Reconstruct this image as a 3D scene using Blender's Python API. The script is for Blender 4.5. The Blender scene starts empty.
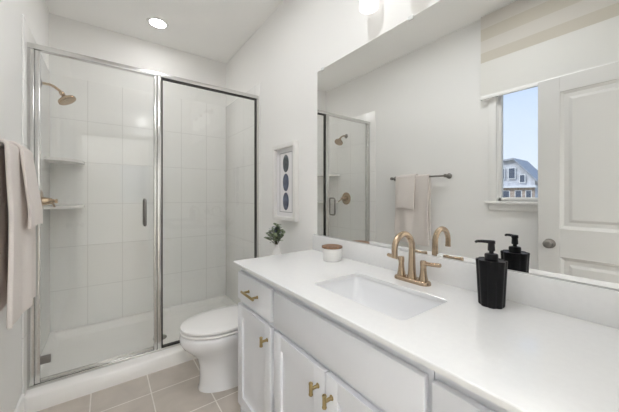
import bpy, bmesh, math, random
from math import sin, cos, pi, radians
from mathutils import Vector, Matrix

S = bpy.context.scene
COL = S.collection
random.seed(7)

# ------------------------------------------------------------------ camera
F_PX, CX, HORIZON = 277.0, 309.5, 195.5
cam_d = bpy.data.cameras.new('camera')
cam_d.sensor_width = 36.0
cam_d.lens = F_PX / 619.0 * 36.0
cam_d.shift_y = -(206.0 - HORIZON) / 619.0
cam_d.clip_start = 0.02
cam_d.clip_end = 500
cam = bpy.data.objects.new('camera', cam_d)
cam.location = (0, 0, 1.23)
cam.rotation_euler = (radians(90), 0, radians(-36.4))
COL.objects.link(cam)
S.camera = cam

# ------------------------------------------------------------------ exposure
S.view_settings.view_transform = 'Standard'
S.view_settings.look = 'None'
S.view_settings.gamma = 1.0
S.view_settings.use_curve_mapping = False
S.view_settings.exposure = 0.0
S.cycles.max_bounces = 20
S.cycles.diffuse_bounces = 12
S.cycles.glossy_bounces = 8
S.cycles.transmission_bounces = 10
S.cycles.transparent_max_bounces = 24

# ------------------------------------------------------------------ sky
W = bpy.data.worlds.new('sky')
S.world = W
W.use_nodes = True
nt = W.node_tree
nt.nodes.clear()
wo = nt.nodes.new('ShaderNodeOutputWorld')
bg = nt.nodes.new('ShaderNodeBackground')
tc = nt.nodes.new('ShaderNodeTexCoord')
sx = nt.nodes.new('ShaderNodeSeparateXYZ')
rp = nt.nodes.new('ShaderNodeValToRGB')
rp.color_ramp.elements[0].position = 0.0
rp.color_ramp.elements[0].color = (0.80, 0.87, 0.98, 1)
rp.color_ramp.elements[1].position = 0.75
rp.color_ramp.elements[1].color = (0.26, 0.48, 0.95, 1)
nt.links.new(tc.outputs['Generated'], sx.inputs[0])
nt.links.new(sx.outputs['Z'], rp.inputs[0])
nt.links.new(rp.outputs[0], bg.inputs[0])
bg.inputs[1].default_value = 1.35
nt.links.new(bg.outputs[0], wo.inputs[0])

# light levels (each lamp's light sits in that lamp's builder)
E_SHOWER, E_ROOM_FILL, E_TOILET_FILL, E_SHADE, E_BULB = 60.0, 215.0, 98.0, 1.45, 5.0
BEDROOM_FILL_W = 155.0
sun_d = bpy.data.lights.new('sun', 'SUN')
sun_d.energy = 2.2
sun_d.angle = radians(1.0)
sun = bpy.data.objects.new('sun', sun_d)
sun.rotation_euler = Vector((1.0, 0.35, 0.9)).to_track_quat('Z', 'Y').to_euler()
COL.objects.link(sun)

# added fill light standing in for the bedroom's light behind the camera
ld = bpy.data.lights.new('bedroom_fill', 'AREA')
ld.shape = 'RECTANGLE'
ld.size, ld.size_y = 1.6, 1.2
ld.energy = BEDROOM_FILL_W
ld.color = (0.96, 0.98, 1.0)
lo = bpy.data.objects.new('bedroom_fill', ld)
lo.location = (0.2, -2.0, 1.9)
lo.rotation_euler = (pi, 0, 0)       # aimed up: the bedroom ceiling spreads the fill
COL.objects.link(lo)

# ------------------------------------------------------------------ materials
def new_mat(name):
    m = bpy.data.materials.new(name)
    m.use_nodes = True
    b = m.node_tree.nodes['Principled BSDF']
    return m, m.node_tree, b

def srgb(r, g, b):
    f = lambda c: (c / 255 / 12.92) if c / 255 <= 0.04045 else ((c / 255 + 0.055) / 1.055) ** 2.4
    return (f(r), f(g), f(b), 1)

def simple(name, col, rough=0.5, metal=0.0, bump=0.0, bscale=200.0, coat=0.0, var=0.0, spec=None):
    m, t, b = new_mat(name)
    b.inputs['Base Color'].default_value = col
    b.inputs['Roughness'].default_value = rough
    b.inputs['Metallic'].default_value = metal
    if coat:
        b.inputs['Coat Weight'].default_value = coat
        b.inputs['Coat Roughness'].default_value = 0.05
    if spec is not None:
        b.inputs['Specular IOR Level'].default_value = spec
    co = t.nodes.new('ShaderNodeTexCoord')
    nz = t.nodes.new('ShaderNodeTexNoise')
    nz.inputs['Scale'].default_value = bscale
    nz.inputs['Detail'].default_value = 3
    t.links.new(co.outputs['Object'], nz.inputs['Vector'])
    if bump:
        bp = t.nodes.new('ShaderNodeBump')
        bp.inputs['Strength'].default_value = bump
        bp.inputs['Distance'].default_value = 0.002
        t.links.new(nz.outputs['Fac'], bp.inputs['Height'])
        t.links.new(bp.outputs[0], b.inputs['Normal'])
    if var:
        r = t.nodes.new('ShaderNodeValToRGB')
        r.color_ramp.elements[0].position = 0.3
        r.color_ramp.elements[1].position = 0.7
        r.color_ramp.elements[0].color = tuple(c * (1 - var) for c in col[:3]) + (1,)
        r.color_ramp.elements[1].color = tuple(min(1, c * (1 + var)) for c in col[:3]) + (1,)
        t.links.new(nz.outputs['Fac'], r.inputs[0])
        t.links.new(r.outputs[0], b.inputs['Base Color'])
    return m

def emit(name, col, strength):
    m = bpy.data.materials.new(name)
    m.use_nodes = True
    t = m.node_tree
    t.nodes.clear()
    o = t.nodes.new('ShaderNodeOutputMaterial')
    e = t.nodes.new('ShaderNodeEmission')
    e.inputs[0].default_value = col
    e.inputs[1].default_value = strength
    t.links.new(e.outputs[0], o.inputs[0])
    return m

def glass_mat(name, tint=(0.985, 0.99, 0.986, 1)):
    """thin clear pane: straight-through transmission plus a Schlick reflection"""
    m = bpy.data.materials.new(name)
    m.use_nodes = True
    t = m.node_tree
    t.nodes.clear()
    N = t.nodes.new
    o = N('ShaderNodeOutputMaterial')
    mix = N('ShaderNodeMixShader')
    tr = N('ShaderNodeBsdfTransparent')
    tr.inputs[0].default_value = tint
    gl = N('ShaderNodeBsdfGlossy')
    gl.inputs['Roughness'].default_value = 0.0
    ge = N('ShaderNodeNewGeometry')
    dt = N('ShaderNodeVectorMath'); dt.operation = 'DOT_PRODUCT'
    ab = N('ShaderNodeMath'); ab.operation = 'ABSOLUTE'
    om = N('ShaderNodeMath'); om.operation = 'SUBTRACT'; om.inputs[0].default_value = 1.0
    pw = N('ShaderNodeMath'); pw.operation = 'POWER'; pw.inputs[1].default_value = 5.0
    ml = N('ShaderNodeMath'); ml.operation = 'MULTIPLY_ADD'
    ml.inputs[1].default_value = 0.96; ml.inputs[2].default_value = 0.04
    L = t.links.new
    L(ge.outputs['Normal'], dt.inputs[0]); L(ge.outputs['Incoming'], dt.inputs[1])
    L(dt.outputs['Value'], ab.inputs[0]); L(ab.outputs[0], om.inputs[1])
    L(om.outputs[0], pw.inputs[0]); L(pw.outputs[0], ml.inputs[0])
    L(ml.outputs[0], mix.inputs[0]); L(tr.outputs[0], mix.inputs[1]); L(gl.outputs[0], mix.inputs[2])
    L(mix.outputs[0], o.inputs[0])
    return m

def brick_mat(name, ua, va, uo, vo, w, h, mortar, c1, c2, cm, rough, bump, noise_scale=6.0, nvar=0.0, coat=0.0):
    """grid of tiles on the plane spanned by axes ua, va; grout lines pass through (uo, vo)"""
    m, t, b = new_mat(name)
    N, L = t.nodes.new, t.links.new
    co = N('ShaderNodeTexCoord')
    sp = N('ShaderNodeSeparateXYZ'); L(co.outputs['Object'], sp.inputs[0])
    cb = N('ShaderNodeCombineXYZ')
    for k, (ax, off) in enumerate(((ua, uo), (va, vo))):
        s = N('ShaderNodeMath'); s.operation = 'SUBTRACT'
        L(sp.outputs[ax], s.inputs[0]); s.inputs[1].default_value = off - 20 * (w if k == 0 else h)
        L(s.outputs[0], cb.inputs[k])
    br = N('ShaderNodeTexBrick')
    br.offset = 0.0; br.squash = 1.0
    br.inputs['Scale'].default_value = 1.0
    br.inputs['Brick Width'].default_value = w
    br.inputs['Row Height'].default_value = h
    br.inputs['Mortar Size'].default_value = mortar
    br.inputs['Mortar Smooth'].default_value = 0.15
    br.inputs['Color1'].default_value = c1
    br.inputs['Color2'].default_value = c2
    br.inputs['Mortar'].default_value = cm
    L(cb.outputs[0], br.inputs['Vector'])
    col = br.outputs['Color']
    if nvar:
        nz = N('ShaderNodeTexNoise'); nz.inputs['Scale'].default_value = noise_scale
        nz.inputs['Detail'].default_value = 6; nz.inputs['Distortion'].default_value = 0.6
        L(co.outputs['Object'], nz.inputs['Vector'])
        mr = N('ShaderNodeMapRange'); mr.inputs['From Min'].default_value = 0.25; mr.inputs['From Max'].default_value = 0.75
        mr.inputs['To Min'].default_value = 1 - nvar; mr.inputs['To Max'].default_value = 1 + nvar
        L(nz.outputs['Fac'], mr.inputs['Value'])
        mx = N('ShaderNodeMix'); mx.data_type = 'RGBA'; mx.blend_type = 'MULTIPLY'; mx.inputs[0].default_value = 1.0
        L(col, mx.inputs[6]); L(mr.outputs[0], mx.inputs[7])
        col = mx.outputs[2]
    L(col, b.inputs['Base Color'])
    bp = N('ShaderNodeBump'); bp.inputs['Strength'].default_value = bump; bp.inputs['Distance'].default_value = 0.003
    bp.invert = True
    L(br.outputs['Fac'], bp.inputs['Height']); L(bp.outputs[0], b.inputs['Normal'])
    b.inputs['Roughness'].default_value = rough
    if coat:
        b.inputs['Coat Weight'].default_value = coat
    return m

M = {}
M['wall'] = simple('wall_paint', (0.85, 0.845, 0.83, 1), 0.65, bump=0.05, bscale=350)
M['ceiling'] = simple('ceiling_paint', (0.91, 0.905, 0.89, 1), 0.85, bump=0.08, bscale=250)
M['trim'] = simple('trim_paint', (0.87, 0.865, 0.85, 1), 0.35)
M['door'] = simple('door_paint', (0.64, 0.635, 0.62, 1), 0.4, bump=0.02, bscale=120)
M['cab'] = simple('cabinet_paint', (0.765, 0.78, 0.82, 1), 0.35, bump=0.02, bscale=150)
M['cabin'] = simple('cabinet_inside', (0.45, 0.40, 0.34, 1), 0.6)
M['quartz'] = simple('white_quartz', (0.80, 0.80, 0.80, 1), 0.06, var=0.012, bscale=60, spec=0.75)
M['porcelain'] = simple('white_porcelain', (0.81, 0.815, 0.83, 1), 0.08, coat=0.4)
M['acrylic'] = simple('white_acrylic', (0.83, 0.815, 0.79, 1), 0.22)
M['plastic'] = simple('white_seat_plastic', (0.82, 0.81, 0.80, 1), 0.2)
M['chrome'] = simple('polished_silver_frame', (0.66, 0.655, 0.64, 1), 0.2, metal=1.0)
M['nickel'] = simple('satin_nickel', (0.28, 0.265, 0.25, 1), 0.28, metal=1.0)
M['bronze'] = simple('champagne_bronze', (0.50, 0.385, 0.275, 1), 0.24, metal=1.0, bump=0.02, bscale=500)
M['gold'] = simple('brushed_gold', (0.44, 0.34, 0.17, 1), 0.28, metal=1.0, bump=0.02, bscale=500)
M['gasket'] = simple('dark_gasket', (0.03, 0.028, 0.025, 1), 0.6)
M['glass'] = glass_mat('clear_shower_glass')
M['pane'] = glass_mat('clear_window_glass')
M['mirror'] = simple('mirror_silver', (0.865, 0.87, 0.86, 1), 0.0, metal=1.0)
M['clip'] = simple('clear_plastic_clip', (0.75, 0.76, 0.75, 1), 0.2)
M['black'] = simple('black_ceramic', (0.006, 0.006, 0.007, 1), 0.40, spec=0.18)
M['blackpump'] = simple('black_pump_plastic', (0.006, 0.006, 0.007, 1), 0.4, spec=0.3)
M['wood'] = simple('brown_wood_lid', (0.26, 0.145, 0.085, 1), 0.45, var=0.35, bscale=60)
M['candle'] = simple('white_ceramic_jar', (0.80, 0.79, 0.77, 1), 0.3, bump=0.05, bscale=90)
M['towel'] = simple('oatmeal_terry', (0.76, 0.705, 0.67, 1), 0.95, bump=1.0, bscale=420, var=0.07, spec=0.1)
M['towel2'] = simple('pale_oatmeal_terry', (0.77, 0.715, 0.68, 1), 0.95, bump=1.0, bscale=420, var=0.07, spec=0.1)
M['pframe'] = simple('white_frame_wood', (0.78, 0.77, 0.75, 1), 0.45)
M['mat'] = simple('white_mat_board', (0.80, 0.79, 0.80, 1), 0.8)
M['line'] = simple('grey_mat_bevel', (0.30, 0.30, 0.32, 1), 0.7)
M['agate'] = simple('slate_blue_print', (0.085, 0.10, 0.15, 1), 0.5, var=0.6, bscale=22)
M['agate2'] = simple('charcoal_print', (0.085, 0.10, 0.11, 1), 0.5, var=0.6, bscale=22)
M['leaf'] = simple('grey_green_leaf', (0.19, 0.235, 0.14, 1), 0.6, var=0.5, bscale=30)
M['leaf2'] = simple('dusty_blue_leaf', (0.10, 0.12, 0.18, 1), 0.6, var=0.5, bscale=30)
M['stem'] = simple('plant_stem', (0.10, 0.09, 0.05, 1), 0.7)
M['siding'] = simple('grey_siding', (0.60, 0.60, 0.62, 1), 0.7, var=0.25, bscale=0.9)  # lightened to put distance haze into the colour
M['brick'] = simple('tan_brick', (0.52, 0.42, 0.34, 1), 0.8, var=0.3, bscale=2.5)
M['roofing'] = simple('grey_roofing', (0.40, 0.41, 0.43, 1), 0.8)  # grey raised to stand in for haze over distance
M['hglass'] = simple('dark_house_window', (0.10, 0.12, 0.16, 1), 0.1)
M['lawn'] = simple('dry_lawn', (0.28, 0.25, 0.18, 1), 0.9, var=0.3, bscale=0.3)
M['carpet'] = simple('bedroom_carpet', (0.52, 0.48, 0.43, 1), 0.95, bump=0.3, bscale=300)
M['lens'] = emit('shower_light_lens', (1.0, 0.98, 0.97, 1), E_SHOWER)
M['fill_lens'] = emit('room_fill_lens', (0.955, 0.975, 1.0, 1), E_ROOM_FILL)
M['fill_lens_far'] = emit('toilet_fill_lens', (0.98, 0.985, 1.0, 1), E_TOILET_FILL)
M['shade'] = emit('lit_frosted_glass', (1.0, 0.975, 0.94, 1), E_SHADE)
M['bulb'] = emit('lit_bulb', (1.0, 0.95, 0.88, 1), E_BULB)
M['floor'] = brick_mat('taupe_floor_tile', 0, 1, 0.231, 1.971, 0.302, 0.302, 0.0036,
                       (0.52, 0.465, 0.415, 1), (0.485, 0.435, 0.385, 1), (0.76, 0.72, 0.67, 1), 0.35, 0.5, 5.0, 0.16)
TW, TH = 0.254, 0.362
TC = ((0.87, 0.865, 0.85, 1), (0.87, 0.865, 0.85, 1), (0.71, 0.70, 0.685, 1))
M['tile_b'] = brick_mat('white_wall_tile_far', 0, 2, -0.124 - 0.37, 0.0, TW, TH, 0.0022, *TC, 0.2, 0.4)
M['tile_s'] = brick_mat('white_wall_tile_side', 1, 2, -0.01, 0.0, TW, TH, 0.0022, *TC, 0.2, 0.4)

# banded roller shade fabric
def shade_fabric():
    m, t, b = new_mat('banded_shade_fabric')
    N, L = t.nodes.new, t.links.new
    co = N('ShaderNodeTexCoord'); sp = N('ShaderNodeSeparateXYZ'); L(co.outputs['Object'], sp.inputs[0])
    mr = N('ShaderNodeMapRange'); L(sp.outputs[2], mr.inputs['Value'])
    mr.inputs['From Min'].default_value = 0.0; mr.inputs['From Max'].default_value = 0.70
    r = N('ShaderNodeValToRGB'); r.color_ramp.interpolation = 'CONSTANT'
    pale, beige, sheer = (0.80, 0.77, 0.72, 1), (0.72, 0.68, 0.60, 1), (0.88, 0.87, 0.84, 1)
    els = r.color_ramp.elements
    els[0].position = 0.0; els[0].color = sheer
    els[1].position = (2.337 - 2.03) / 0.70; els[1].color = beige
    for z, c in ((2.42, pale), (2.52, beige), (2.62, pale)):
        e = els.new((z - 2.03) / 0.70); e.color = c
    L(mr.outputs[0], r.inputs[0])
    L(r.outputs[0], b.inputs['Base Color'])
    b.inputs['Roughness'].default_value = 0.9
    wv = N('ShaderNodeTexNoise'); wv.inputs['Scale'].default_value = 300
    mp = N('ShaderNodeMapping'); mp.inputs['Scale'].default_value = (1, 0.05, 1)
    L(co.outputs['Object'], mp.inputs[0]); L(mp.outputs[0], wv.inputs['Vector'])
    bp = N('ShaderNodeBump'); bp.inputs['Strength'].default_value = 0.4; bp.inputs['Distance'].default_value = 0.001
    L(wv.outputs['Fac'], bp.inputs['Height']); L(bp.outputs[0], b.inputs['Normal'])
    tl = N('ShaderNodeBsdfTranslucent'); L(r.outputs[0], tl.inputs[0])
    mx = N('ShaderNodeMixShader'); mx.inputs[0].default_value = 0.3
    L(b.outputs[0], mx.inputs[1]); L(tl.outputs[0], mx.inputs[2])
    L(mx.outputs[0], t.nodes['Material Output'].inputs[0])
    return m
M['fabric'] = shade_fabric()

# ------------------------------------------------------------------ mesh helpers
class MB:
    def __init__(s):
        s.b = bmesh.new()

    def box(s, lo, hi, bev=0.0, seg=2):
        lo, hi = [min(a, c) for a, c in zip(lo, hi)], [max(a, c) for a, c in zip(lo, hi)]
        v = [s.b.verts.new((x, y, z)) for z in (lo[2], hi[2]) for y in (lo[1], hi[1]) for x in (lo[0], hi[0])]
        fs = [s.b.faces.new([v[i] for i in q]) for q in
              ((0, 2, 3, 1), (4, 5, 7, 6), (0, 1, 5, 4), (2, 6, 7, 3), (0, 4, 6, 2), (1, 3, 7, 5))]
        if bev:
            es = list({e for f in fs for e in f.edges})
            bmesh.ops.bevel(s.b, geom=es, offset=bev, segments=seg, affect='EDGES', profile=0.5)
        return s

    def rings(s, rings, cap0=True, cap1=True):
        """loft closed rings of points"""
        R = [[s.b.verts.new(p) for p in r] for r in rings]
        n = len(R[0])
        for a, c in zip(R, R[1:]):
            for i in range(n):
                j = (i + 1) % n
                s.b.faces.new((a[i], a[j], c[j], c[i]))
        if cap0: s.b.faces.new(list(reversed(R[0])))
        if cap1: s.b.faces.new(R[-1])
        return s

    def tube(s, pts, rad, n=16, caps=True, flat=1.0, up=None):
        pts = [Vector(p) for p in pts]
        if not hasattr(rad, '__len__'): rad = [rad] * len(pts)
        rings, prev = [], None
        for i, p in enumerate(pts):
            t = (pts[min(i + 1, len(pts) - 1)] - pts[max(i - 1, 0)]).normalized()
            if prev is None:
                u = Vector(up) if up else (Vector((0, 0, 1)) if abs(t.z) < 0.9 else Vector((1, 0, 0)))
            else:
                u = prev
            u = (u - t * u.dot(t)).normalized()
            prev = u
            w = t.cross(u)
            rings.append([p + (u * cos(2 * pi * k / n) * flat + w * sin(2 * pi * k / n)) * rad[i] for k in range(n)])
        return s.rings(rings, caps, caps)

    def lathe(s, prof, origin=(0, 0, 0), axis=(0, 0, 1), n=32, cap0=True, cap1=True):
        """prof: list of (radius, distance along axis)"""
        o, a = Vector(origin), Vector(axis).normalized()
        u = Vector((1, 0, 0)) if abs(a.x) < 0.9 else Vector((0, 1, 0))
        u = (u - a * u.dot(a)).normalized()
        w = a.cross(u)
        rings = [[o + a * h + (u * cos(2 * pi * k / n) + w * sin(2 * pi * k / n)) * max(r, 1e-4) for k in range(n)]
                 for r, h in prof]
        return s.rings(rings, cap0, cap1)

    def build(s, name, mat, parent=None, smooth=True, angle=40, origin=None, **props):
        bmesh.ops.recalc_face_normals(s.b, faces=s.b.faces)
        me = bpy.data.meshes.new(name)
        base = Vector((0, 0, 0))
        if parent is not None:
            q = parent
            while q is not None:
                base += q.location
                q = q.parent
        elif origin is not None:
            base = Vector(origin)
        if base.length:
            bmesh.ops.translate(s.b, verts=s.b.verts, vec=-base)
        s.b.to_mesh(me)
        s.b.free()
        if smooth:
            me.polygons.foreach_set('use_smooth', [True] * len(me.polygons))
            me.set_sharp_from_angle(angle=radians(angle))
        me.materials.append(mat)
        o = bpy.data.objects.new(name, me)
        COL.objects.link(o)
        if parent is not None:
            o.parent = parent
        elif origin is not None:
            o.location = base
        for k, v in props.items():
            o[k] = v
        return o

def thing(name, loc, label, category, group=None, kind=None):
    o = bpy.data.objects.new(name, None)
    o.empty_display_size = 0.05
    o.location = loc
    COL.objects.link(o)
    o['label'] = label
    o['category'] = category
    if group: o['group'] = group
    if kind: o['kind'] = kind
    return o

def tag(o, label, category, group=None, kind=None):
    o['label'] = label
    o['category'] = category
    if group: o['group'] = group
    if kind: o['kind'] = kind
    return o

def rrect(x0, x1, y0, y1, r, z, n=6):
    pts = []
    for cx_, cy_, a0 in ((x1 - r, y1 - r, 0), (x0 + r, y1 - r, 90), (x0 + r, y0 + r, 180), (x1 - r, y0 + r, 270)):
        for k in range(n + 1):
            a = radians(a0 + 90 * k / n)
            pts.append(Vector((cx_ + r * cos(a), cy_ + r * sin(a), z)))
    return pts

def egg(cx_, cy_, front, back, half, z, n=48, p=2.0):
    """toilet outline: front points to -x"""
    pts = []
    for k in range(n):
        a = 2 * pi * k / n
        c, s_ = cos(a), sin(a)
        L = back if c > 0 else front
        e = 2 / p if c > 0 else 1.0
        pts.append(Vector((cx_ + L * math.copysign(abs(c) ** e, c), cy_ + half * math.copysign(abs(s_) ** (2 / max(2.0, p) if c > 0 else 1.0), s_), z)))
    return pts

# ------------------------------------------------------------------ room dimensions
XL, XR = -0.375, 1.115
YN, YF = -0.14, 3.12
ZC = 2.74
TK = 0.12
def structure(name, mb, mat, parent=None, smooth=False, **p):
    o = mb.build(name, mat, parent, smooth=smooth, **p)
    if parent is None: o['kind'] = 'structure'
    return o

structure('floor', MB().box((XL - TK, YN - 0.0, -0.10), (XR + TK, YF + TK, 0.0)), M['floor'])
structure('ceiling', MB().box((-2.6, -4.4, ZC), (3.0, YF + TK, ZC + 0.12)), M['ceiling'])
# left wall with the window opening
WY0, WY1, WZ0, WZ1 = 0.03, 0.920, 1.185, 2.36
m = MB()
m.box((XL - TK, YN - TK, 0), (XL, YF + TK, WZ0)).box((XL - TK, YN - TK, WZ1), (XL, YF + TK, ZC))
m.box((XL - TK, YN - TK, WZ0), (XL, WY0, WZ1)).box((XL - TK, WY1, WZ0), (XL, YF + TK, WZ1))
structure('wall_left', m, M['wall'])
structure('wall_right', MB().box((XR, YN - TK, 0), (XR + TK, YF + TK, ZC)), M['wall'])
structure('wall_far', MB().box((XL - TK, YF, 0), (XR + TK, YF + TK, ZC)), M['wall'])
# near wall with the doorway the camera stands in
DX0, DX1, DZ = -0.25, 0.53, 2.05
m = MB()
m.box((XL - TK, YN - TK, 0), (DX0, YN, ZC)).box((DX1, YN - TK, 0), (XR + TK, YN, ZC)).box((DX0, YN - TK, DZ), (DX1, YN, ZC))
structure('wall_near', m, M['wall'])
# bedroom beyond the doorway
structure('floor_bedroom', MB().box((-2.6, -4.4, -0.10), (3.0, YN, 0.0)), M['carpet'])
structure('wall_bedroom_left', MB().box((-2.6, -4.4, 0), (-2.5, YN - TK, ZC)), M['wall'])
structure('wall_bedroom_right', MB().box((2.9, -4.4, 0), (3.0, YN - TK, ZC)), M['wall'])
m = MB()
BX0, BX1, BZ0, BZ1 = 0.30, 1.10, 1.05, 2.05
m.box((-2.6, -4.4, 0), (3.0, -4.3, BZ0)).box((-2.6, -4.4, BZ1), (3.0, -4.3, ZC))
m.box((-2.6, -4.4, BZ0), (BX0, -4.3, BZ1)).box((BX1, -4.4, BZ0), (3.0, -4.3, BZ1))
structure('wall_bedroom_far', m, M['wall'])
m = MB()
m.box((-2.6, YN - TK, 0), (XL - TK, YN - 0.01, ZC)).box((XR + TK, YN - TK, 0), (3.0, YN - 0.01, ZC))
structure('wall_bedroom_near', m, M['wall'])
# baseboards, doorway casing
def baseboard(name, lo, hi):
    structure(name, MB().box(lo, hi, 0.004), M['trim'], smooth=True)
baseboard('baseboard_left', (XL, 0.72, 0), (XL + 0.013, 2.185, 0.13))
baseboard('baseboard_right', (XR - 0.013, 1.455, 0), (XR, 2.185, 0.13))
m = MB()
m.box((DX0 - 0.06, YN, 0), (DX0 - 0.002, YN + 0.014, DZ + 0.06)).box((DX1, YN, 0), (DX1 + 0.06, YN + 0.014, DZ + 0.06)).box((DX0 - 0.06, YN, DZ), (DX1 + 0.06, YN + 0.014, DZ + 0.06))
structure('trim_1', m, M['trim'])

# ------------------------------------------------------------------ window
w1 = bpy.data.objects.new('window_1', None)
w1.location = (XL, (WY0 + WY1) / 2, WZ0)
COL.objects.link(w1)
w1['kind'] = 'structure'
m = MB()
cw = 0.055
m.box((XL, WY0 - cw, WZ0), (XL + 0.018, WY0, WZ1 + cw), 0.003).box((XL, WY1, WZ0), (XL + 0.018, WY1 + cw, WZ1 + cw), 0.003)
m.box((XL, WY0, WZ1), (XL + 0.018, WY1, WZ1 + cw), 0.003)
m.box((XL - TK, WY0, WZ0), (XL, WY0 + 0.006, WZ1)).box((XL - TK, WY1 - 0.006, WZ0), (XL, WY1, WZ1)).box((XL - TK, WY0, WZ1 - 0.006), (XL, WY1, WZ1))
m.build('window_casing', M['trim'], w1)
m = MB()
m.box((XL - 0.02, WY0 - cw - 0.02, WZ0 - 0.022), (XL + 0.05, WY1 + cw + 0.02, WZ0), 0.004)
m.box((XL, WY0 - cw, WZ0 - 0.075), (XL + 0.018, WY1 + cw, WZ0 - 0.022), 0.004)
m.build('window_sill', M['trim'], w1)
m = MB()
sx0, sx1, sf = XL - 0.055, XL - 0.014, 0.028
m.box((sx0, WY0, WZ0), (sx1, WY0 + sf, WZ1), 0.004).box((sx0, WY1 - sf, WZ0), (sx1, WY1, WZ1), 0.004)
m.box((sx0, WY0, WZ0), (sx1, WY1, WZ0 + 0.03), 0.004).box((sx0, WY0, WZ1 - sf), (sx1, WY1, WZ1), 0.004)
m.build('window_frame', M['trim'], w1)
MB().box((XL - 0.038, WY0 + sf, WZ0 + 0.03), (XL - 0.032, WY1 - sf, WZ1 - sf)).build('window_pane', M['pane'], w1, smooth=False)

# bedroom window
w2 = bpy.data.objects.new('window_2', None)
w2.location = ((BX0 + BX1) / 2, -4.3, BZ0)
COL.objects.link(w2)
w2['kind'] = 'structure'
m = MB()
m.box((BX0 - 0.06, -4.3, BZ0 - 0.06), (BX0, -4.28, BZ1 + 0.06)).box((BX1, -4.3, BZ0 - 0.06), (BX1 + 0.06, -4.28, BZ1 + 0.06))
m.box((BX0, -4.3, BZ1), (BX1, -4.28, BZ1 + 0.06)).box((BX0, -4.3, BZ0 - 0.06), (BX1, -4.28, BZ0))
m.build('window_casing', M['trim'], w2)
MB().box((BX0, -4.353, BZ0), (BX1, -4.347, BZ1)).build('window_pane', M['pane'], w2, smooth=False)

# ------------------------------------------------------------------ open panelled door
d1 = bpy.data.objects.new('door_1', None)
d1.location = (-0.268, 0.62, 0.012)
COL.objects.link(d1)
d1['kind'] = 'structure'
DY0, DY1, DTOP = -0.135, 0.62, 2.03
m = MB()
xa, xb = -0.286, -0.25
m.box((xa + 0.014, DY0, 0.012), (xb - 0.014, DY1, DTOP))
def panels(m, face, back):
    st = 0.118
    py0, py1 = DY0 + st, DY1 - st
    zs = ((0.25, 0.815), (1.005, 1.93))
    m.box((back, DY0, 0.012), (face, py0, DTOP), 0.002).box((back, py1, 0.012), (face, DY1, DTOP), 0.002)
    for a, c in ((0.012, zs[0][0]), (zs[0][1], zs[1][0]), (zs[1][1], DTOP)):
        m.box((back, py0, a), (face, py1, c))
    sg = 1 if face > back else -1
    for a, c in zs:
        # moulding slope from the frame down to the recess, then the raised field
        rg = []
        for ins, dx in ((0.0, 0.0), (0.003, -0.004), (0.012, -0.008), (0.020, -0.012), (0.045, -0.012), (0.062, -0.004)):
            x = face + sg * dx
            rg.append([Vector((x, py0 + ins, a + ins)), Vector((x, py1 - ins, a + ins)), Vector((x, py1 - ins, c - ins)), Vector((x, py0 + ins, c - ins))])
        m.rings(rg, cap0=False, cap1=True)
panels(m, xb, xb - 0.016)
panels(m, xa, xa + 0.016)
m.build('door_leaf', M['door'], d1, angle=15)
for sg, xx in ((1, xb), (-1, xa)):
    k = MB().lathe([(0.033, 0), (0.033, 0.004), (0.028, 0.008), (0.013, 0.011), (0.012, 0.026), (0.020, 0.032), (0.0275, 0.040), (0.028, 0.048), (0.023, 0.056), (0.012, 0.060)],
                   (xx, DY1 - 0.065, 0.90), (sg, 0, 0))
    k.build('door_knob', M['nickel'], d1)

# ------------------------------------------------------------------ shower surround, base, enclosure
SY = 2.192          # front edge of the surround
PT = 0.008
sur = thing('shower_surround', ((XL + XR) / 2, YF, 0.07), 'white tile-patterned shower wall surround behind the glass, with two corner shelves', 'shower wall')
PB = 0.085
MB().box((XL, YF - PT, PB), (XR, YF, 2.24), 0.002).build('back_panel', M['tile_b'], sur)
# the side panels keep their outer corner rounded
MB().box((XL, SY, 0.0 + PB), (XL + PT, YF - PT, 2.24), 0.003).build('side_panel', M['tile_s'], sur)
MB().box((XR - PT, 2.252, 0.0 + PB), (XR, YF - PT, 2.24), 0.003).build('side_panel', M['tile_s'], sur)
for z in (1.15, 1.52):
    c = Vector((XL + PT, YF - PT, z))
    pts = [c]
    for k in range(15):
        a = radians(90 * k / 14)
        pts.append(c + Vector((0.225 * abs(cos(a)) ** 0.8, -0.30 * abs(sin(a)) ** 0.8, 0)))
    m = MB()
    m.rings([[p + Vector((0, 0, dz)) for p in pts] for dz in (-0.022, 0.0)])
    m.build('corner_shelf', M['acrylic'], sur, angle=30)

base = thing('shower_pan', ((XL + XR) / 2, 2.66, 0), 'low white shower pan with a raised front curb, under the glass enclosure', 'shower pan')
x0, x1, y0, y1 = XL + 0.001, XR - 0.001, 2.19, YF - 0.001
m = MB()
def rc(a, c, z, r=0.02): return rrect(x0 + a, x1 - a, y0 + c[0], y1 - c[1], r, z)
rg = [rrect(x0, x1, y0, y1, 0.002, 0.0), rrect(x0, x1, y0, y1, 0.002, 0.085), rrect(x0 + 0.004, x1 - 0.004, y0 + 0.012, y1 - 0.004, 0.003, 0.097),
      rrect(x0 + 0.035, x1 - 0.035, y0 + 0.125, y1 - 0.045, 0.03, 0.097),
      rrect(x0 + 0.045, x1 - 0.045, y0 + 0.135, y1 - 0.055, 0.035, 0.090),
      rrect(x0 + 0.065, x1 - 0.065, y0 + 0.155, y1 - 0.075, 0.05, 0.050),
      rrect(x0 + 0.08, x1 - 0.08, y0 + 0.17, y1 - 0.09, 0.06, 0.042),
      rrect(x0 + 0.55, x1 - 0.55, y0 + 0.38, y1 - 0.38, 0.05, 0.034)]
m.rings(rg)
m.build('pan', M['acrylic'], base, angle=50)
MB().lathe([(0.052, 0), (0.052, 0.003), (0.044, 0.005), (0.010, 0.004)], (0.37, 2.62, 0.034)).build('drain', M['nickel'], base)

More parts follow.
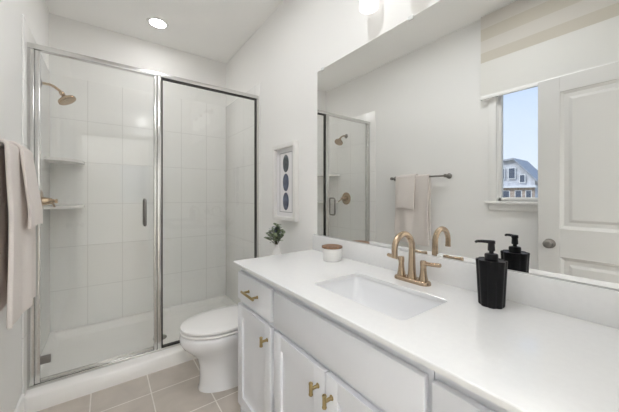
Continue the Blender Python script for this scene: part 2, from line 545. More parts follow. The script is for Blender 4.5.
enc = thing('shower_enclosure', ((XL + XR) / 2, 2.285, 0.097), 'clear glass shower enclosure with silver frame, hinged door and fixed pane', 'shower enclosure')
EX0, EX1 = XL + PT, XR - PT
EY0, EY1 = 2.268, 2.300
ZB, ZT = 0.097, 2.122
PX0, PX1 = 0.283, 0.330
MB().box((EX0, EY0 - 0.004, ZT - 0.030), (EX1, EY1 + 0.004, ZT), 0.003).build('header_rail', M['chrome'], enc)
MB().box((EX0, EY0, ZB), (EX1, EY1, ZB + 0.018), 0.003).build('sill_rail', M['chrome'], enc)
m = MB().box((EX0, EY0, ZB + 0.018), (EX0 + 0.030, EY1, ZT - 0.030), 0.003)
m.box((EX0 + 0.031, EY0 + 0.004, ZB + 0.02), (EX0 + 0.055, EY1 - 0.004, ZT - 0.032), 0.003)
m.build('jamb', M['chrome'], enc)
MB().box((EX1 - 0.020, EY0, ZB + 0.018), (EX1, EY1, ZT - 0.030), 0.003).build('jamb', M['chrome'], enc)
m = MB().box((PX0, EY0 - 0.002, ZB + 0.018), (PX0 + 0.018, EY1 + 0.002, ZT - 0.030), 0.003)
m.box((PX0 + 0.020, EY0 - 0.004, ZB + 0.018), (PX1, EY1 + 0.004, ZT - 0.030), 0.003)
m.build('post', M['chrome'], enc)
dr = MB().box((EX0 + 0.056, 2.281, ZB + 0.022), (PX0 - 0.001, 2.287, ZT - 0.036)).build('door_pane', M['glass'], enc, smooth=False, label='clear glass hinged door pane')
fx = MB().box((PX1, 2.281, ZB + 0.022), (EX1 - 0.020, 2.287, ZT - 0.034)).build('fixed_pane', M['glass'], enc, smooth=False, label='clear glass fixed pane')
g = 0.009
a0, a1 = PX1, EX1 - 0.020
m = MB().box((a0, EY0 + 0.002, ZB + 0.018), (a0 + g, EY1 - 0.002, ZT - 0.030)).box((a1 - g, EY0 + 0.002, ZB + 0.018), (a1, EY1 - 0.002, ZT - 0.030))
m.box((a0 + g, EY0 + 0.002, ZB + 0.018), (a1 - g, EY1 - 0.002, ZB + 0.018 + g)).box((a0 + g, EY0 + 0.002, ZT - 0.030 - g), (a1 - g, EY1 - 0.002, ZT - 0.030))
m.build('gasket', M['gasket'], enc, smooth=False, label='dark gasket around the fixed pane')
MB().box((EX0 + 0.056, 2.279, ZB + 0.022), (PX0 - 0.001, 2.289, ZB + 0.040), 0.002).build('door_sweep', M['chrome'], dr)
for z in (0.245,):
    MB().box((EX0 + 0.053, 2.272, z - 0.022), (EX0 + 0.102, 2.296, z + 0.022), 0.003).build('hinge', M['nickel'], dr)
for sg in (-1, 1):
    yb, yh = 2.284 + sg * 0.004, 2.284 + sg * 0.042
    xh = 0.226
    pts = [(xh, yb, 1.02)]
    for k in range(7):
        a = radians(90 * k / 6); pts.append((xh, yh - sg * 0.018 + sg * 0.018 * sin(a), 1.02 + 0.018 - 0.018 * cos(a) - 0.0))
    pts = [(xh, yb, 1.02), (xh, yh - sg * 0.016, 1.02), (xh, yh - sg * 0.006, 1.024), (xh, yh, 1.036), (xh, yh, 1.11), (xh, yh, 1.184),
           (xh, yh - sg * 0.006, 1.196), (xh, yh - sg * 0.016, 1.20), (xh, yb, 1.20)]
    MB().tube(pts, 0.0085, 14, up=(1, 0, 0)).build('pull_handle', M['nickel'], dr)

# ------------------------------------------------------------------ shower fittings
hx, hy = XL + PT, 2.68
sh = thing('showerhead', (hx, hy, 2.02), 'round bronze shower head on a bent wall arm, high in the shower', 'shower head')
MB().lathe([(0.030, 0), (0.030, 0.004), (0.022, 0.010), (0.010, 0.013)], (hx, hy, 2.02), (1, 0, 0)).build('flange', M['nickel'], sh)
MB().tube([(hx + 0.004, hy, 2.02), (hx + 0.05, hy, 2.018), (hx + 0.075, hy, 2.008), (hx + 0.10, hy, 1.988), (hx + 0.115, hy, 1.974)], 0.0095, 14).build('arm', M['bronze'], sh)
ax = Vector((0.50, -0.12, -0.80)).normalized()
o_ = Vector((hx + 0.108, hy, 1.980))
MB().lathe([(0.012, 0), (0.016, 0.006), (0.016, 0.020), (0.011, 0.026), (0.017, 0.034), (0.030, 0.046), (0.052, 0.056), (0.056, 0.062), (0.056, 0.074), (0.052, 0.078), (0.02, 0.079)], o_, ax).build('head', M['bronze'], sh)
vv = thing('shower_valve', (hx, 2.68, 1.19), 'round bronze shower valve with lever, low on the tiled side wall', 'shower valve')
MB().lathe([(0.082, 0), (0.082, 0.003), (0.076, 0.008), (0.030, 0.012), (0.027, 0.030), (0.024, 0.046)], (hx, 2.68, 1.19), (1, 0, 0), 40).build('escutcheon', M['bronze'], vv)
m = MB().lathe([(0.022, 0.040), (0.022, 0.058), (0.016, 0.064), (0.012, 0.076), (0.016, 0.082), (0.014, 0.092)], (hx, 2.68, 1.19), (1, 0, 0))
m.tube([(hx + 0.053, 2.68, 1.19), (hx + 0.056, 2.70, 1.182), (hx + 0.062, 2.735, 1.165), (hx + 0.066, 2.76, 1.15)], [0.010, 0.0085, 0.007, 0.0075])
m.build('lever', M['bronze'], vv)

# ------------------------------------------------------------------ lamps
def recessed(x, y, label, lens, R=0.064):
    r = thing('recessed_light', (x, y, ZC), label, 'ceiling light')  # only the shower one is a known fixture; the others are added fill
    MB().lathe([(0.062, -0.002), (0.064, -0.008), (0.080, -0.007), (0.086, 0.0)], (x, y, ZC), (0, 0, 1), 40, False, False).build('trim_ring', M['trim'], r)
    MB().lathe([(0.064, -0.004), (0.063, -0.0035)], (x, y, ZC), (0, 0, 1), 40).build('lens', lens, r)
recessed(0.37, 2.737, 'round recessed ceiling light lit above the shower', M['lens'])
recessed(0.37, 0.72, 'added unseen ceiling light filling the room in front of the sink', M['fill_lens'])  # added out of frame to brighten the vanity side
recessed(0.37, 1.65, 'added unseen ceiling light filling the space in front of the toilet', M['fill_lens_far'])  # added out of frame, placed to even out the wall brightness

vl = thing('vanity_light', (XR, 0.69, 2.29), 'wall light with three lit frosted glass shades above the mirror', 'wall light')
MB().box((XR - 0.022, 0.69 - 0.30, 2.29), (XR, 0.69 + 0.30, 2.345), 0.004).build('back_bar', M['bronze'], vl)
for y in (0.92, 0.69, 0.46):
    xs = 1.040
    MB().tube([(XR - 0.02, y, 2.315), (1.075, y, 2.322), (1.05, y, 2.326), (xs, y, 2.318), (xs, y, 2.305)], 0.008).build('shade_arm', M['bronze'], vl)
    MB().lathe([(0.022, 0), (0.026, 0.004), (0.026, 0.028), (0.016, 0.034)], (xs, y, 2.278)).build('shade_holder', M['bronze'], vl)
    sd = MB().lathe([(0.024, 0.135), (0.042, 0.130), (0.0465, 0.120), (0.0465, 0.0), (0.0425, 0.0), (0.0425, 0.118), (0.024, 0.128)], (xs, y, 2.148), (0, 0, 1), 40, False, False).build('glass_shade', M['shade'], vl)
    MB().lathe([(0.004, 0.0), (0.020, 0.006), (0.029, 0.022), (0.029, 0.036), (0.018, 0.062), (0.013, 0.090)], (xs, y, 2.178)).build('bulb', M['bulb'], sd)

# ------------------------------------------------------------------ vanity cabinets
CF, CB = 0.575, XR           # door faces, wall
FF = 0.595                   # face frame
CT_Z0, CT_Z1 = 0.861, 0.876
KZ = 0.10
def shaker(m, ya, yb, za, zb, w=0.058):
    m.box((CF, ya, za), (FF - 0.001, ya + w, zb), 0.0015).box((CF, yb - w, za), (FF - 0.001, yb, zb), 0.0015)
    m.box((CF, ya + w, za), (FF - 0.001, yb - w, za + w)).box((CF, ya + w, zb - w), (FF - 0.001, yb - w, zb))
    m.box((CF + 0.010, ya + w, za + w), (FF - 0.002, yb - w, zb - w))
    return m
def t_knob(y, z, parent):
    m = MB().lathe([(0.0085, 0), (0.0085, 0.002), (0.0055, 0.004), (0.0055, 0.026)], (CF, y, z), (-1, 0, 0), 16)
    m.lathe([(0.006, -0.021), (0.0075, -0.019), (0.0075, -0.016), (0.0065, -0.0155), (0.0065, 0.0155), (0.0075, 0.016), (0.0075, 0.019), (0.006, 0.021)], (CF - 0.030, y, z), (0, 0, 1), 16)
    m.build('knob', M['gold'], parent)
def bar_pull(yc, z, parent, half=0.068, post=0.048):
    m = MB().lathe([(0.0052, -half), (0.006, -half + 0.002), (0.006, half - 0.002), (0.0052, half)], (CF - 0.032, yc, z), (0, 1, 0), 16)
    for s_ in (-1, 1):
        m.lathe([(0.008, 0), (0.008, 0.002), (0.0052, 0.004), (0.0052, 0.032)], (CF, yc + s_ * post, z), (-1, 0, 0), 16)
    m.build('bar_pull', M['gold'], parent)
def carcass(root, ya, yb, end_panel=None, rails=(0.667,)):
    m = MB()
    t = 0.016
    m.box((FF + 0.019, ya, KZ), (CB - 0.002, ya + t, CT_Z0)).box((FF + 0.019, yb - t, KZ), (CB - 0.002, yb, CT_Z0))
    m.box((FF + 0.02, ya + t, KZ), (CB - 0.002, yb - t, KZ + t)).box((CB - 0.010, ya + t, KZ + t), (CB - 0.002, yb - t, 0.70))
    # face frame
    fw = 0.030
    m.box((FF, ya, KZ), (FF + 0.019, ya + fw, CT_Z0)).box((FF, yb - fw, KZ), (FF + 0.019, yb, CT_Z0))
    m.box((FF, ya + fw, CT_Z0 - 0.045), (FF + 0.019, yb - fw, CT_Z0)).box((FF, ya + fw, KZ), (FF + 0.019, yb - fw, KZ + 0.035))
    for z in rails:
        m.box((FF, ya + fw, z - 0.018), (FF + 0.019, yb - fw, z + 0.018))
    # toe kick
    m.box((FF + 0.06, ya + 0.001, 0.0), (FF + 0.075, yb - 0.001, KZ))
    if end_panel:
        m.box((FF, end_panel[0], 0.0), (CB - 0.002, end_panel[1], CT_Z0))
    m.build('body', M['cab'], root, smooth=False)

DZ0, DZ1, FZ0, FZ1 = 0.118, 0.654, 0.680, 0.822
ca = thing('vanity_cabinet', (0.85, 1.2375, 0), 'light grey cabinet with one drawer over one door, at the toilet end of the vanity', 'cabinet', 'vanity cabinets under the white countertop')
carcass(ca, 1.047, 1.432, (1.432, 1.442))
dw = MB().box((CF, 1.064, FZ0), (FF - 0.001, 1.430, FZ1), 0.002).build('drawer', M['cab'], ca)
bar_pull(1.240, 0.752, dw)
dd = shaker(MB(), 1.064, 1.430, DZ0, DZ1).build('door', M['cab'], ca)
t_knob(1.094, 0.593, dd)

cb = thing('vanity_cabinet', (0.85, 0.685, 0), 'wide light grey sink cabinet with a plain front over two doors, middle of the vanity', 'cabinet', 'vanity cabinets under the white countertop')
carcass(cb, 0.335, 1.0455)
MB().box((CF, 0.347, FZ0), (FF - 0.001, 1.036, FZ1), 0.002).build('false_front', M['cab'], cb)
d_a = shaker(MB(), 0.6965, 1.036, DZ0, DZ1).build('door', M['cab'], cb)
t_knob(0.732, 0.592, d_a)
d_b = shaker(MB(), 0.347, 0.6935, DZ0, DZ1).build('door', M['cab'], cb)
t_knob(0.662, 0.592, d_b)

cc = thing('vanity_cabinet', (0.85, 0.1345, 0), 'light grey cabinet nearest the camera, mostly below the frame, right of the sink cabinet', 'cabinet', 'vanity cabinets under the white countertop')
carcass(cc, -0.064, 0.333)
dw2 = MB().box((CF, -0.058, FZ0), (FF - 0.001, 0.329, FZ1), 0.002).build('drawer', M['cab'], cc)
bar_pull(0.13, 0.745, dw2)
dd2 = shaker(MB(), -0.058, 0.329, DZ0, DZ1).build('door', M['cab'], cc)
t_knob(0.285, 0.593, dd2)

# ------------------------------------------------------------------ countertop with sink opening
SX0, SX1, SY0, SY1, SR = 0.672, 0.932, 0.470, 0.892, 0.022
ct = thing('countertop', (0.84, 0.69, CT_Z0), 'glossy white quartz vanity countertop with a low backsplash under the mirror', 'countertop')
CX0, CX1, CY0, CY1 = 0.556, XR - 0.001, YN + 0.002, 1.452
m = MB()
def ring_verts(pts): return [m.b.verts.new(p) for p in pts]
def outer(ins, z): return rrect(CX0 + ins, CX1 - ins, CY0 + ins, CY1 - ins, 0.006, z, 4)
rings_o = [ring_verts(outer(0.0, CT_Z0)), ring_verts(outer(0.0, CT_Z1 - 0.003)), ring_verts(outer(0.001, CT_Z1 - 0.001)), ring_verts(outer(0.003, CT_Z1))]
rings_i = [ring_verts(rrect(SX0 - i, SX1 + i, SY0 - i, SY1 + i, SR, z)) for i, z in ((0.0005, CT_Z1), (0.0, CT_Z1 - 0.0005), (0.0, CT_Z0))]
def bridge(a, c):
    n = len(a)
    for i in range(n):
        m.b.faces.new((a[i], a[(i + 1) % n], c[(i + 1) % n], c[i]))
for seq in (rings_o, rings_i):
    for a, c in zip(seq, seq[1:]): bridge(a, c)
def loop_edges(r):
    es = []
    for i in range(len(r)):
        e = m.b.edges.get((r[i], r[(i + 1) % len(r)]))
        es.append(e)
    return es
bmesh.ops.triangle_fill(m.b, edges=loop_edges(rings_o[-1]) + loop_edges(rings_i[0]), use_beauty=True)
bmesh.ops.triangle_fill(m.b, edges=loop_edges(rings_o[0]) + loop_edges(rings_i[-1]), use_beauty=True)
m.build('slab', M['quartz'], ct, angle=12)
MB().box((XR - 0.021, CY0, CT_Z1), (XR - 0.001, CY1, 0.975), 0.0015).build('backsplash', M['quartz'], ct)

sk = thing('sink', (0.80, 0.68, 0.70), 'white rectangular undermount sink basin set into the countertop', 'sink')
m = MB()
def sr_(i, z, r): return rrect(SX0 - 0.006 + i, SX1 + 0.006 - i, SY0 - 0.006 + i, SY1 + 0.006 - i, r, z)
rg = [rrect(SX0 - 0.025, SX1 + 0.025, SY0 - 0.025, SY1 + 0.025, 0.03, CT_Z0 - 0.012), rrect(SX0 - 0.025, SX1 + 0.025, SY0 - 0.025, SY1 + 0.025, 0.03, CT_Z0 - 0.0005),
      sr_(0, CT_Z0 - 0.0005, 0.025), sr_(0.002, CT_Z0 - 0.006, 0.027), sr_(0.007, 0.82, 0.035), sr_(0.016, 0.785, 0.045), sr_(0.028, 0.762, 0.055), sr_(0.045, 0.745, 0.065), sr_(0.068, 0.733, 0.06), sr_(0.092, 0.727, 0.04), sr_(0.12, 0.724, 0.012)]
m.rings(rg, cap0=False)
# outside of the bowl
m.rings([rrect(SX0 - 0.025, SX1 + 0.025, SY0 - 0.025, SY1 + 0.025, 0.03, CT_Z0 - 0.012), rrect(SX0 - 0.014, SX1 + 0.014, SY0 - 0.014, SY1 + 0.014, 0.04, CT_Z0 - 0.02),
         rrect(SX0 + 0.0, SX1 - 0.0, SY0, SY1, 0.06, 0.735), rrect(SX0 + 0.06, SX1 - 0.06, SY0 + 0.06, SY1 - 0.06, 0.05, 0.708)], cap0=False)
m.build('basin', M['porcelain'], sk, angle=60)
MB().lathe([(0.024, 0), (0.024, 0.002), (0.018, 0.004), (0.010, 0.003)], (0.802, 0.681, 0.7242)).build('drain', M['bronze'], sk)

# ------------------------------------------------------------------ faucet
fx_, fy_ = 1.020, 0.670
fz = CT_Z1
fa = thing('faucet', (fx_, fy_, fz), 'champagne bronze two-handle faucet with a high arched spout behind the sink', 'faucet')
def caps(hx_, hy_, z): # elongated plate outline along y
    pts = []
    for k in range(40):
        a = 2 * pi * k / 40
        pts.append(Vector((fx_ + hx_ * cos(a), fy_ + (hy_ - hx_) * (1 if sin(a) > 0 else -1) * min(1, abs(sin(a)) * 6) + hx_ * sin(a), z)))
    return pts
MB().rings([caps(0.027, 0.080, fz), caps(0.027, 0.080, fz + 0.006), caps(0.025, 0.078, fz + 0.012), caps(0.020, 0.070, fz + 0.016)]).build('base_plate', M['bronze'], fa)
# spout
pts, rad = [(fx_, fy_, fz + 0.012), (fx_, fy_, fz + 0.03), (fx_, fy_, fz + 0.06), (fx_, fy_, fz + 0.09), (fx_, fy_, fz + 0.115), (fx_, fy_, fz + 0.135)], [0.020, 0.0165, 0.0145, 0.0135, 0.013, 0.0128]
R = 0.058
for k in range(1, 15):
    a = radians(190 * k / 14)
    pts.append((fx_ - R + R * cos(a), fy_, fz + 0.142 + R * sin(a))); rad.append(0.0128 - 0.0012 * k / 14)
e = pts[-1]
pts.append((e[0] + 0.0005, fy_, e[2] - 0.010)); rad.append(0.0118)
pts.append((e[0] + 0.001, fy_, e[2] - 0.020)); rad.append(0.0122)
MB().tube(pts, rad, 20, up=(0, 1, 0)).build('spout', M['bronze'], fa)
for sg in (1, -1):
    y = fy_ + sg * 0.051
    h = MB().lathe([(0.019, 0.010), (0.0175, 0.020), (0.0135, 0.040), (0.0115, 0.062), (0.0115, 0.070), (0.0125, 0.074), (0.0125, 0.090), (0.010, 0.094), (0.003, 0.095)], (fx_, y, fz))
    h.tube([(fx_, y, fz + 0.083), (fx_, y + sg * 0.03, fz + 0.085), (fx_, y + sg * 0.062, fz + 0.088), (fx_, y + sg * 0.070, fz + 0.089)], [0.0085, 0.008, 0.0085, 0.0075], 14)
    h.build('handle', M['bronze'], fa)

# ------------------------------------------------------------------ mirror
MZ0, MZ1, MY0, MY1 = 0.977, 2.032, YN + 0.02, 1.418
mi = thing('mirror', (XR, 0.63, MZ0), 'large frameless wall mirror above the backsplash', 'mirror')
MB().box((XR - 0.006, MY0, MZ0), (XR - 0.001, MY1, MZ1)).build('mirror_glass', M['mirror'], mi, smooth=False)
for y, z in ((1.365, MZ1), (0.735, MZ1), (0.12, MZ1), ):
    MB().box((XR - 0.011, y - 0.012, z - 0.010), (XR - 0.001, y + 0.012, z + 0.008), 0.002).build('mirror_clip', M['clip'], mi)
for y in (0.60, 0.80):
    MB().box((XR - 0.011, y - 0.010, MZ0 - 0.0015), (XR - 0.0065, y + 0.010, MZ0 + 0.009), 0.001).build('mirror_clip', M['clip'], mi)

# ------------------------------------------------------------------ soap dispenser
sx_, sy_ = 1.005, 0.372
so = thing('soap_dispenser', (sx_, sy_, fz), 'black fluted soap dispenser with a pump, on the counter before the mirror', 'soap dispenser')
def flute(r, z, amp, n=72):
    return [Vector((sx_ + (r + amp * abs(sin(4 * t)) - amp) * cos(t), sy_ + (r + amp * abs(sin(4 * t)) - amp) * sin(t), z)) for t in [2 * pi * k / n for k in range(n)]]
zb = fz
MB().rings([flute(0.0350, zb, 0.004), flute(0.0368, zb + 0.003, 0.005), flute(0.0400, zb + 0.07, 0.005), flute(0.0428, zb + 0.125, 0.005), flute(0.0442, zb + 0.145, 0.005), flute(0.0432, zb + 0.147, 0.005),
            flute(0.037, zb + 0.144, 0.001), flute(0.017, zb + 0.145, 0.0)]).build('bottle', M['black'], so, angle=50)
MB().lathe([(0.019, 0), (0.019, 0.018), (0.017, 0.021), (0.008, 0.022), (0.0065, 0.024), (0.0065, 0.036)], (sx_, sy_, zb + 0.145)).build('collar', M['blackpump'], so)
m = MB().lathe([(0.0095, 0), (0.0105, 0.003), (0.0095, 0.022), (0.011, 0.024), (0.011, 0.032), (0.009, 0.034)], (sx_, sy_, zb + 0.175))
m.tube([(sx_, sy_, zb + 0.204), (sx_ - 0.015, sy_ + 0.022, zb + 0.205), (sx_ - 0.023, sy_ + 0.034, zb + 0.204), (sx_ - 0.026, sy_ + 0.038, zb + 0.201)], [0.0058, 0.005, 0.0045, 0.004], 12)
m.build('pump', M['blackpump'], so)

# ------------------------------------------------------------------ candle jar
jx, jy = 1.000, 1.148
jr = thing('candle_jar', (jx, jy, fz), 'small white ceramic jar with a brown wooden lid, at the far end of the counter', 'jar')
MB().lathe([(0.046, 0), (0.049, 0.003), (0.0525, 0.030), (0.0545, 0.066), (0.0535, 0.068), (0.045, 0.068)], (jx, jy, fz), (0, 0, 1), 40).build('body', M['candle'], jr)
MB().lathe([(0.053, 0.068), (0.056, 0.069), (0.057, 0.073), (0.056, 0.078), (0.050, 0.080), (0.040, 0.0795)], (jx, jy, fz), (0, 0, 1), 40).build('lid', M['wood'], jr)

# ------------------------------------------------------------------ toilet
ty = 1.83
to = thing('toilet', (0.75, ty, 0), 'white two-piece toilet with closed lid between the vanity and the shower', 'toilet')
def sec(cx_, f, b, h, z, p=2.6): return egg(cx_, ty, f, b, h, z, 48, p)
m = MB()
rg = [sec(0.70, 0.225, 0.30, 0.118, 0.0, 4), sec(0.70, 0.225, 0.30, 0.118, 0.012, 4), sec(0.70, 0.218, 0.29, 0.112, 0.03, 4), sec(0.70, 0.216, 0.28, 0.108, 0.09, 4),
      sec(0.70, 0.220, 0.28, 0.108, 0.16, 3.5), sec(0.69, 0.226, 0.28, 0.115, 0.205, 3.2), sec(0.67, 0.241, 0.28, 0.133, 0.245, 3), sec(0.645, 0.257, 0.29, 0.155, 0.285, 2.8),
      sec(0.63, 0.262, 0.30, 0.174, 0.320, 2.6), sec(0.625, 0.259, 0.30, 0.181, 0.350, 2.6), sec(0.625, 0.252, 0.30, 0.179, 0.366, 2.6), sec(0.625, 0.24, 0.29, 0.168, 0.370, 2.6)]
m.rings(rg)
m.build('bowl', M['porcelain'], to, angle=70)
def slab_ring(cx_, f, b, h, z0, z1, r=0.006, dome=0.0, p=3.2):
    rg = [sec(cx_, f - r, b - r, h - r, z0, p), sec(cx_, f - r * .3, b - r * .3, h - r * .3, z0 + r * .35, p), sec(cx_, f, b, h, z0 + r, p), sec(cx_, f, b, h, z1 - r, p),
          sec(cx_, f - r * .3, b - r * .3, h - r * .3, z1 - r * .35, p), sec(cx_, f - r, b - r, h - r, z1, p)]
    if dome:
        for q in (0.75, 0.45, 0.15):
            rg.append(sec(cx_, (f - r) * q, (b - r) * q, (h - r) * q, z1 + dome * (1 - q * q), p))
    return rg
m = MB().rings(slab_ring(0.625, 0.258, 0.235, 0.183, 0.377, 0.389, 0.003))
m.build('seat', M['plastic'], to, angle=60)
m = MB().rings(slab_ring(0.625, 0.254, 0.235, 0.180, 0.3985, 0.414, 0.0035, 0.012))
m.build('lid', M['plastic'], to, angle=60)
for s_ in (-1, 1):
    MB().lathe([(0.012, -0.03), (0.013, -0.028), (0.013, 0.028), (0.012, 0.03)], (0.868, ty + s_ * 0.075, 0.398), (0, 1, 0), 16).build('hinge', M['plastic'], to)
m = MB()
for z, i in ((0.362, 0.03), (0.40, 0.012), (0.69, 0.0), (0.697, 0.003)):
    pass
m.rings([rrect(0.925 + i, 1.098, ty - 0.195 + i, ty + 0.195 - i, 0.04, z) for z, i in ((0.368, 0.035), (0.385, 0.018), (0.45, 0.008), (0.685, 0.0), (0.690, 0.004))])
m.build('tank', M['porcelain'], to, angle=60)
MB().rings([rrect(0.913 + i, 1.101, ty - 0.205 + i, ty + 0.205 - i, 0.04, z) for z, i in ((0.690, 0.006), (0.694, 0.0), (0.712, 0.0), (0.718, 0.004), (0.720, 0.012))]).build('tank_lid', M['porcelain'], to, angle=60)
MB().rings([rrect(0.86, 0.95, ty - 0.11, ty + 0.11, 0.03, z) for z in (0.30, 0.372)]).build('tank_ledge', M['porcelain'], to, angle=60)
m = MB().lathe([(0.014, 0), (0.014, 0.004), (0.009, 0.006), (0.009, 0.014)], (0.925, ty + 0.13, 0.645), (-1, 0, 0), 16)
m.tube([(0.912, ty + 0.13, 0.645), (0.910, ty + 0.10, 0.642), (0.910, ty + 0.06, 0.636)], [0.006, 0.0055, 0.006], 12)
m.build('flush_lever', M['nickel'], to)

# ------------------------------------------------------------------ plant in vase
px_, py_, pz_ = 1.000, 1.757, 0.720
pl = thing('potted_plant', (px_, py_, pz_), 'small leafy plant in a white bottle vase on the toilet tank', 'plant')
MB().lathe([(0.030, 0), (0.037, 0.004), (0.040, 0.035), (0.037, 0.075), (0.024, 0.115), (0.016, 0.135), (0.0155, 0.150), (0.018, 0.156), (0.015, 0.157), (0.013, 0.146)], (px_, py_, pz_), (0, 0, 1), 32).build('vase', M['candle'], pl)
rnd = random.Random(11)
st, lf, lf2 = MB(), MB(), MB()
def leaf(mb, p, d, n, L, wd):
    d = d.normalized(); s_ = d.cross(n).normalized(); n = s_.cross(d).normalized()
    prof = ((0, 0.08, 0), (0.22, 0.75, 0.06), (0.5, 1.0, 0.09), (0.78, 0.72, 0.04), (1.0, 0.06, -0.06))
    Lr = [[p + d * L * a - s_ * wd * w * .5 + n * (L * hh + wd * 0.12 * w), p + d * L * a + n * L * hh, p + d * L * a + s_ * wd * w * .5 + n * (L * hh + wd * 0.12 * w)] for a, w, hh in prof]
    V = [[mb.b.verts.new(q) for q in r] for r in Lr]
    for a, c in zip(V, V[1:]):
        for k in range(2): mb.b.faces.new((a[k], a[k + 1], c[k + 1], c[k]))
for i in range(19):
    az = 2 * pi * i / 19 * 2.4 + rnd.uniform(-.3, .3)
    sp = (0.014 + 0.078 * ((i % 5) / 4)) * rnd.uniform(0.75, 1.1)
    top = Vector((px_ + sp * cos(az), py_ + sp * sin(az) * 1.05, pz_ + 0.157 + 0.135 - 0.9 * sp + rnd.uniform(-0.012, 0.012)))
    b0 = Vector((px_, py_, pz_ + 0.145))
    mid = b0.lerp(top, 0.5) + Vector((0, 0, 0.012))
    P = [b0.lerp(mid, k / 3) if k < 3 else mid.lerp(top, (k - 3) / 3) for k in range(7)]
    st.tube(P, [0.0016] * 7, 5)
    for k in range(2, 7):
        for q in range(3):
            an = rnd.uniform(0, 2 * pi)
            d = Vector((cos(an), sin(an), rnd.uniform(-.1, 0.9)))
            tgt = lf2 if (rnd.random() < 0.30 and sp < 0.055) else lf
            leaf(tgt, P[k], d, Vector((rnd.uniform(-.4, .4), rnd.uniform(-.4, .4), 1)), rnd.uniform(0.022, 0.034), rnd.uniform(0.016, 0.024))
st.build('stem', M['stem'], pl)
lf.build('foliage', M['leaf'], pl, label='grey-green leaves')
lf2.build('foliage', M['leaf2'], pl, label='dusty blue leaves')

# ------------------------------------------------------------------ framed print
fy0, fy1, fz0, fz1 = 1.640, 1.968, 1.040, 1.620
fw, fd = 0.030, 0.036
pf = thing('picture_frame', (XR, (fy0 + fy1) / 2, fz0), 'white shadow-box frame holding three dark ovals, on the wall above the toilet', 'picture')
m = MB()
xf = XR - fd
m.box((xf, fy0, fz0), (XR - 0.001, fy0 + fw, fz1), 0.002).box((xf, fy1 - fw, fz0), (XR - 0.001, fy1, fz1), 0.002)
m.box((xf, fy0 + fw, fz0), (XR - 0.001, fy1 - fw, fz0 + fw), 0.002).box((xf, fy0 + fw, fz1 - fw), (XR - 0.001, fy1 - fw, fz1), 0.002)
m.build('frame', M['pframe'], pf)
MB().box((XR - 0.008, fy0 + fw, fz0 + fw), (XR - 0.002, fy1 - fw, fz1 - fw)).build('mat_board', M['mat'], pf, smooth=False)
m = MB()
q0, q1, r0, r1, lw = fy0 + 0.074, fy1 - 0.074, fz0 + 0.062, fz1 - 0.062, 0.004
m.box((XR - 0.0095, q0, r0), (XR - 0.0075, q0 + lw, r1)).box((XR - 0.0095, q1 - lw, r0), (XR - 0.0075, q1, r1))
m.box((XR - 0.0095, q0, r0), (XR - 0.0075, q1, r0 + lw)).box((XR - 0.0095, q0, r1 - lw), (XR - 0.0075, q1, r1))
m.build('mat_line', M['line'], pf, smooth=False)
yc, zc = (fy0 + fy1) / 2, (fz0 + fz1) / 2
for k, mt in ((1, 'agate2'), (0, 'agate'), (-1, 'agate')):
    c = Vector((XR - 0.0082, yc, zc + k * 0.144))
    rg = []
    for sc_, dx in ((1.0, 0.0), (1.0, -0.002), (0.94, -0.003)):
        rg.append([c + Vector((dx, 0.041 * sc_ * cos(2 * pi * j / 40) * (1 + 0.03 * sin(3 * j)), 0.067 * sc_ * sin(2 * pi * j / 40))) for j in range(40)])
    MB().rings(rg).build('oval_print', M[mt], pf)

# ------------------------------------------------------------------ towel bar and towels
bx, by0, by1, bz = -0.305, 1.31, 1.905, 1.413
tb = thing('towel_bar', (XL, (by0 + by1) / 2, bz), 'nickel towel bar on the left wall, holding the towels', 'towel bar')
MB().lathe([(0.008, by0 - 0.0), (0.008, by1)], (bx, 0, bz), (0, 1, 0), 16).build('bar', M['nickel'], tb)
for y in (by0, by1):
    MB().lathe([(0.026, 0), (0.026, 0.005), (0.021, 0.010), (0.012, 0.013), (0.011, 0.055), (0.016, 0.058), (0.016, 0.080), (0.013, 0.083)], (XL, y, bz), (1, 0, 0), 24).build('post', M['nickel'], tb)

def towel(name, y0, y1, zf, zbk, r, mat, seed, label, amp=0.006, thick=0.011, flare=0.0, bulge=0.0):
    """cloth over the bar; r = distance of its middle from the bar axis"""
    rn = random.Random(seed)
    ph = [rn.uniform(0, 6.28) for _ in range(6)]
    path = []
    nf, na, nb = 34, 10, 34
    for k in range(nf): path.append((bx + r, zf + (bz - zf) * k / nf, 0, k / nf))
    for k in range(na + 1):
        a = pi * k / na
        path.append((bx + r * cos(a), bz + r * sin(a), 1, 0))
    for k in range(1, nb + 1): path.append((bx - r, bz - (bz - zbk) * k / nb, 2, 1 - k / nb))
    ny = 30
    m = MB()
    G = []
    for (x, z, side, h) in path:
        row = []
        for j in range(ny + 1):
            v = j / ny
            drop = min(1.0, max(0.0, (bz - z) / 0.25))
            wv = amp * drop * (sin(v * 9 + ph[0] + (bz - z) * 1.5) + 0.6 * sin(v * 17 + ph[1]))
            xx = x + (wv if side != 2 else wv * 0.4)
            if side == 0: xx += bulge * drop + flare * drop * v
            if side == 2: xx = max(xx, XL + 0.010)
            yy = y0 + (y1 - y0) * v + 0.006 * drop * sin(z * 11 + ph[2] + v * 2)
            zz = z + (0.006 * sin(v * 5 + ph[3]) if h < 0.02 and side != 1 else 0)
            row.append(m.b.verts.new((xx, yy, zz)))
        G.append(row)
    for a, c in zip(G, G[1:]):
        for j in range(ny): m.b.faces.new((a[j], a[j + 1], c[j + 1], c[j]))
    o = m.build(name, M[mat], None, origin=(bx, (y0 + y1) / 2, bz), angle=180)
    so_ = o.modifiers.new('thickness', 'SOLIDIFY'); so_.thickness = thick; so_.offset = 0
    bv = o.modifiers.new('soft', 'BEVEL'); bv.width = thick * 0.3; bv.segments = 2; bv.limit_method = 'ANGLE'; bv.angle_limit = radians(60)
    return o
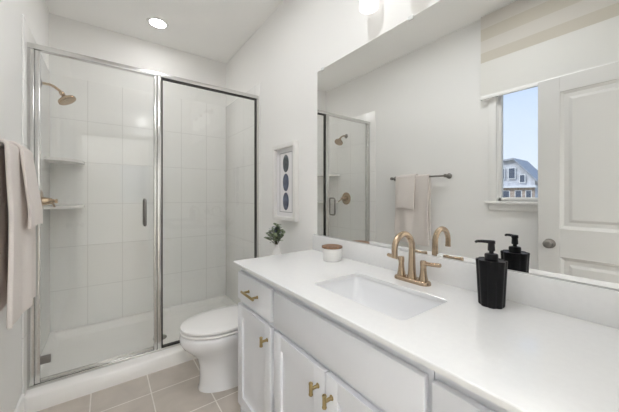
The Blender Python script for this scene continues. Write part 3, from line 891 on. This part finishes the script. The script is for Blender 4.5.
o = towel('bath_towel', 1.465, 1.838, 0.745, 0.80, 0.0165, 'towel', 3, '', amp=0.007, thick=0.015, flare=0.012, bulge=0.006)
tag(o, 'long oatmeal bath towel hanging from the towel bar beneath the hand towel', 'towel')
o = towel('hand_towel', 1.600, 1.790, 1.098, 1.15, 0.0305, 'towel2', 8, '', amp=0.002, thick=0.011, flare=0.014, bulge=0.022)
tag(o, 'short oatmeal hand towel layered over the long bath towel', 'towel')

# ------------------------------------------------------------------ window shade
ws = thing('window_shade', (XL + 0.05, 0.48, 2.03), 'banded cream roller shade half lowered over the window, seen in the mirror', 'window shade')
SH0, SH1 = -0.10, 1.03
MB().box((XL + 0.019, SH0 + 0.004, 2.665), (XL + 0.0445, SH1 - 0.004, ZC - 0.004), 0.004).build('headrail', M['trim'], ws)
MB().box((XL + 0.045, SH0 + 0.008, 2.058), (XL + 0.0475, SH1 - 0.008, 2.726)).build('fabric', M['fabric'], ws, smooth=False)
MB().box((XL + 0.036, SH0 + 0.006, 2.03), (XL + 0.056, SH1 - 0.006, 2.060), 0.004).build('bottom_rail', M['trim'], ws)

# ------------------------------------------------------------------ outside
structure('ground_outside', MB().box((-160, -120, -3.3), (-1.2, 160, -3.2)), M['lawn'])
ho = thing('house', (-70, 21.5, -3.2), 'grey two-storey house with a sloping roof outside the window, seen in the mirror', 'house')
m = MB()
hx0, hx1 = -78, -70
def prism(m, prof, xa_, xb_):
    m.rings([[Vector((xa_, y, z)) for y, z in prof], [Vector((xb_, y, z)) for y, z in prof]])
prism(m, [(18.6, -3.2), (27, -3.2), (27, 8.6), (22.2, 9.0), (18.6, 4.6)], hx0, hx1)
m.build('upper_wall', M['siding'], ho, smooth=False)
MB().box((hx1, 18.6, -3.2), (hx1 + 0.3, 27, 3.1)).build('lower_wall', M['brick'], ho, smooth=False)
m = MB()
prism(m, [(27.6, 8.5), (27.6, 8.9), (22.2, 9.4), (17.9, 4.2), (17.9, 3.8), (22.2, 9.0)], hx0 - 0.4, hx1 + 0.8)
m.build('roof', M['roofing'], ho, smooth=False)
MB().box((hx1, 18.2, 2.9), (hx1 + 1.2, 27, 3.3)).build('porch_roof', M['trim'], ho, smooth=False)
for y, z, w_, h_ in ((24.6, 5.0, 1.1, 2.2), (22.6, 5.0, 1.1, 2.2), (20.7, 4.1, 0.8, 1.5), (23.8, 0.2, 1.4, 2.0), (21.4, 0.2, 1.0, 2.0), (19.6, 0.2, 0.8, 2.0)):
    f = MB().box((hx1 + 0.28, y - w_ / 2 - .15, z - .15), (hx1 + 0.42, y + w_ / 2 + .15, z + h_ + .15)).build('house_window', M['trim'], ho, smooth=False)
    MB().box((hx1 + 0.40, y - w_ / 2, z), (hx1 + 0.45, y + w_ / 2, z + h_)).build('pane', M['hglass'], f, smooth=False)
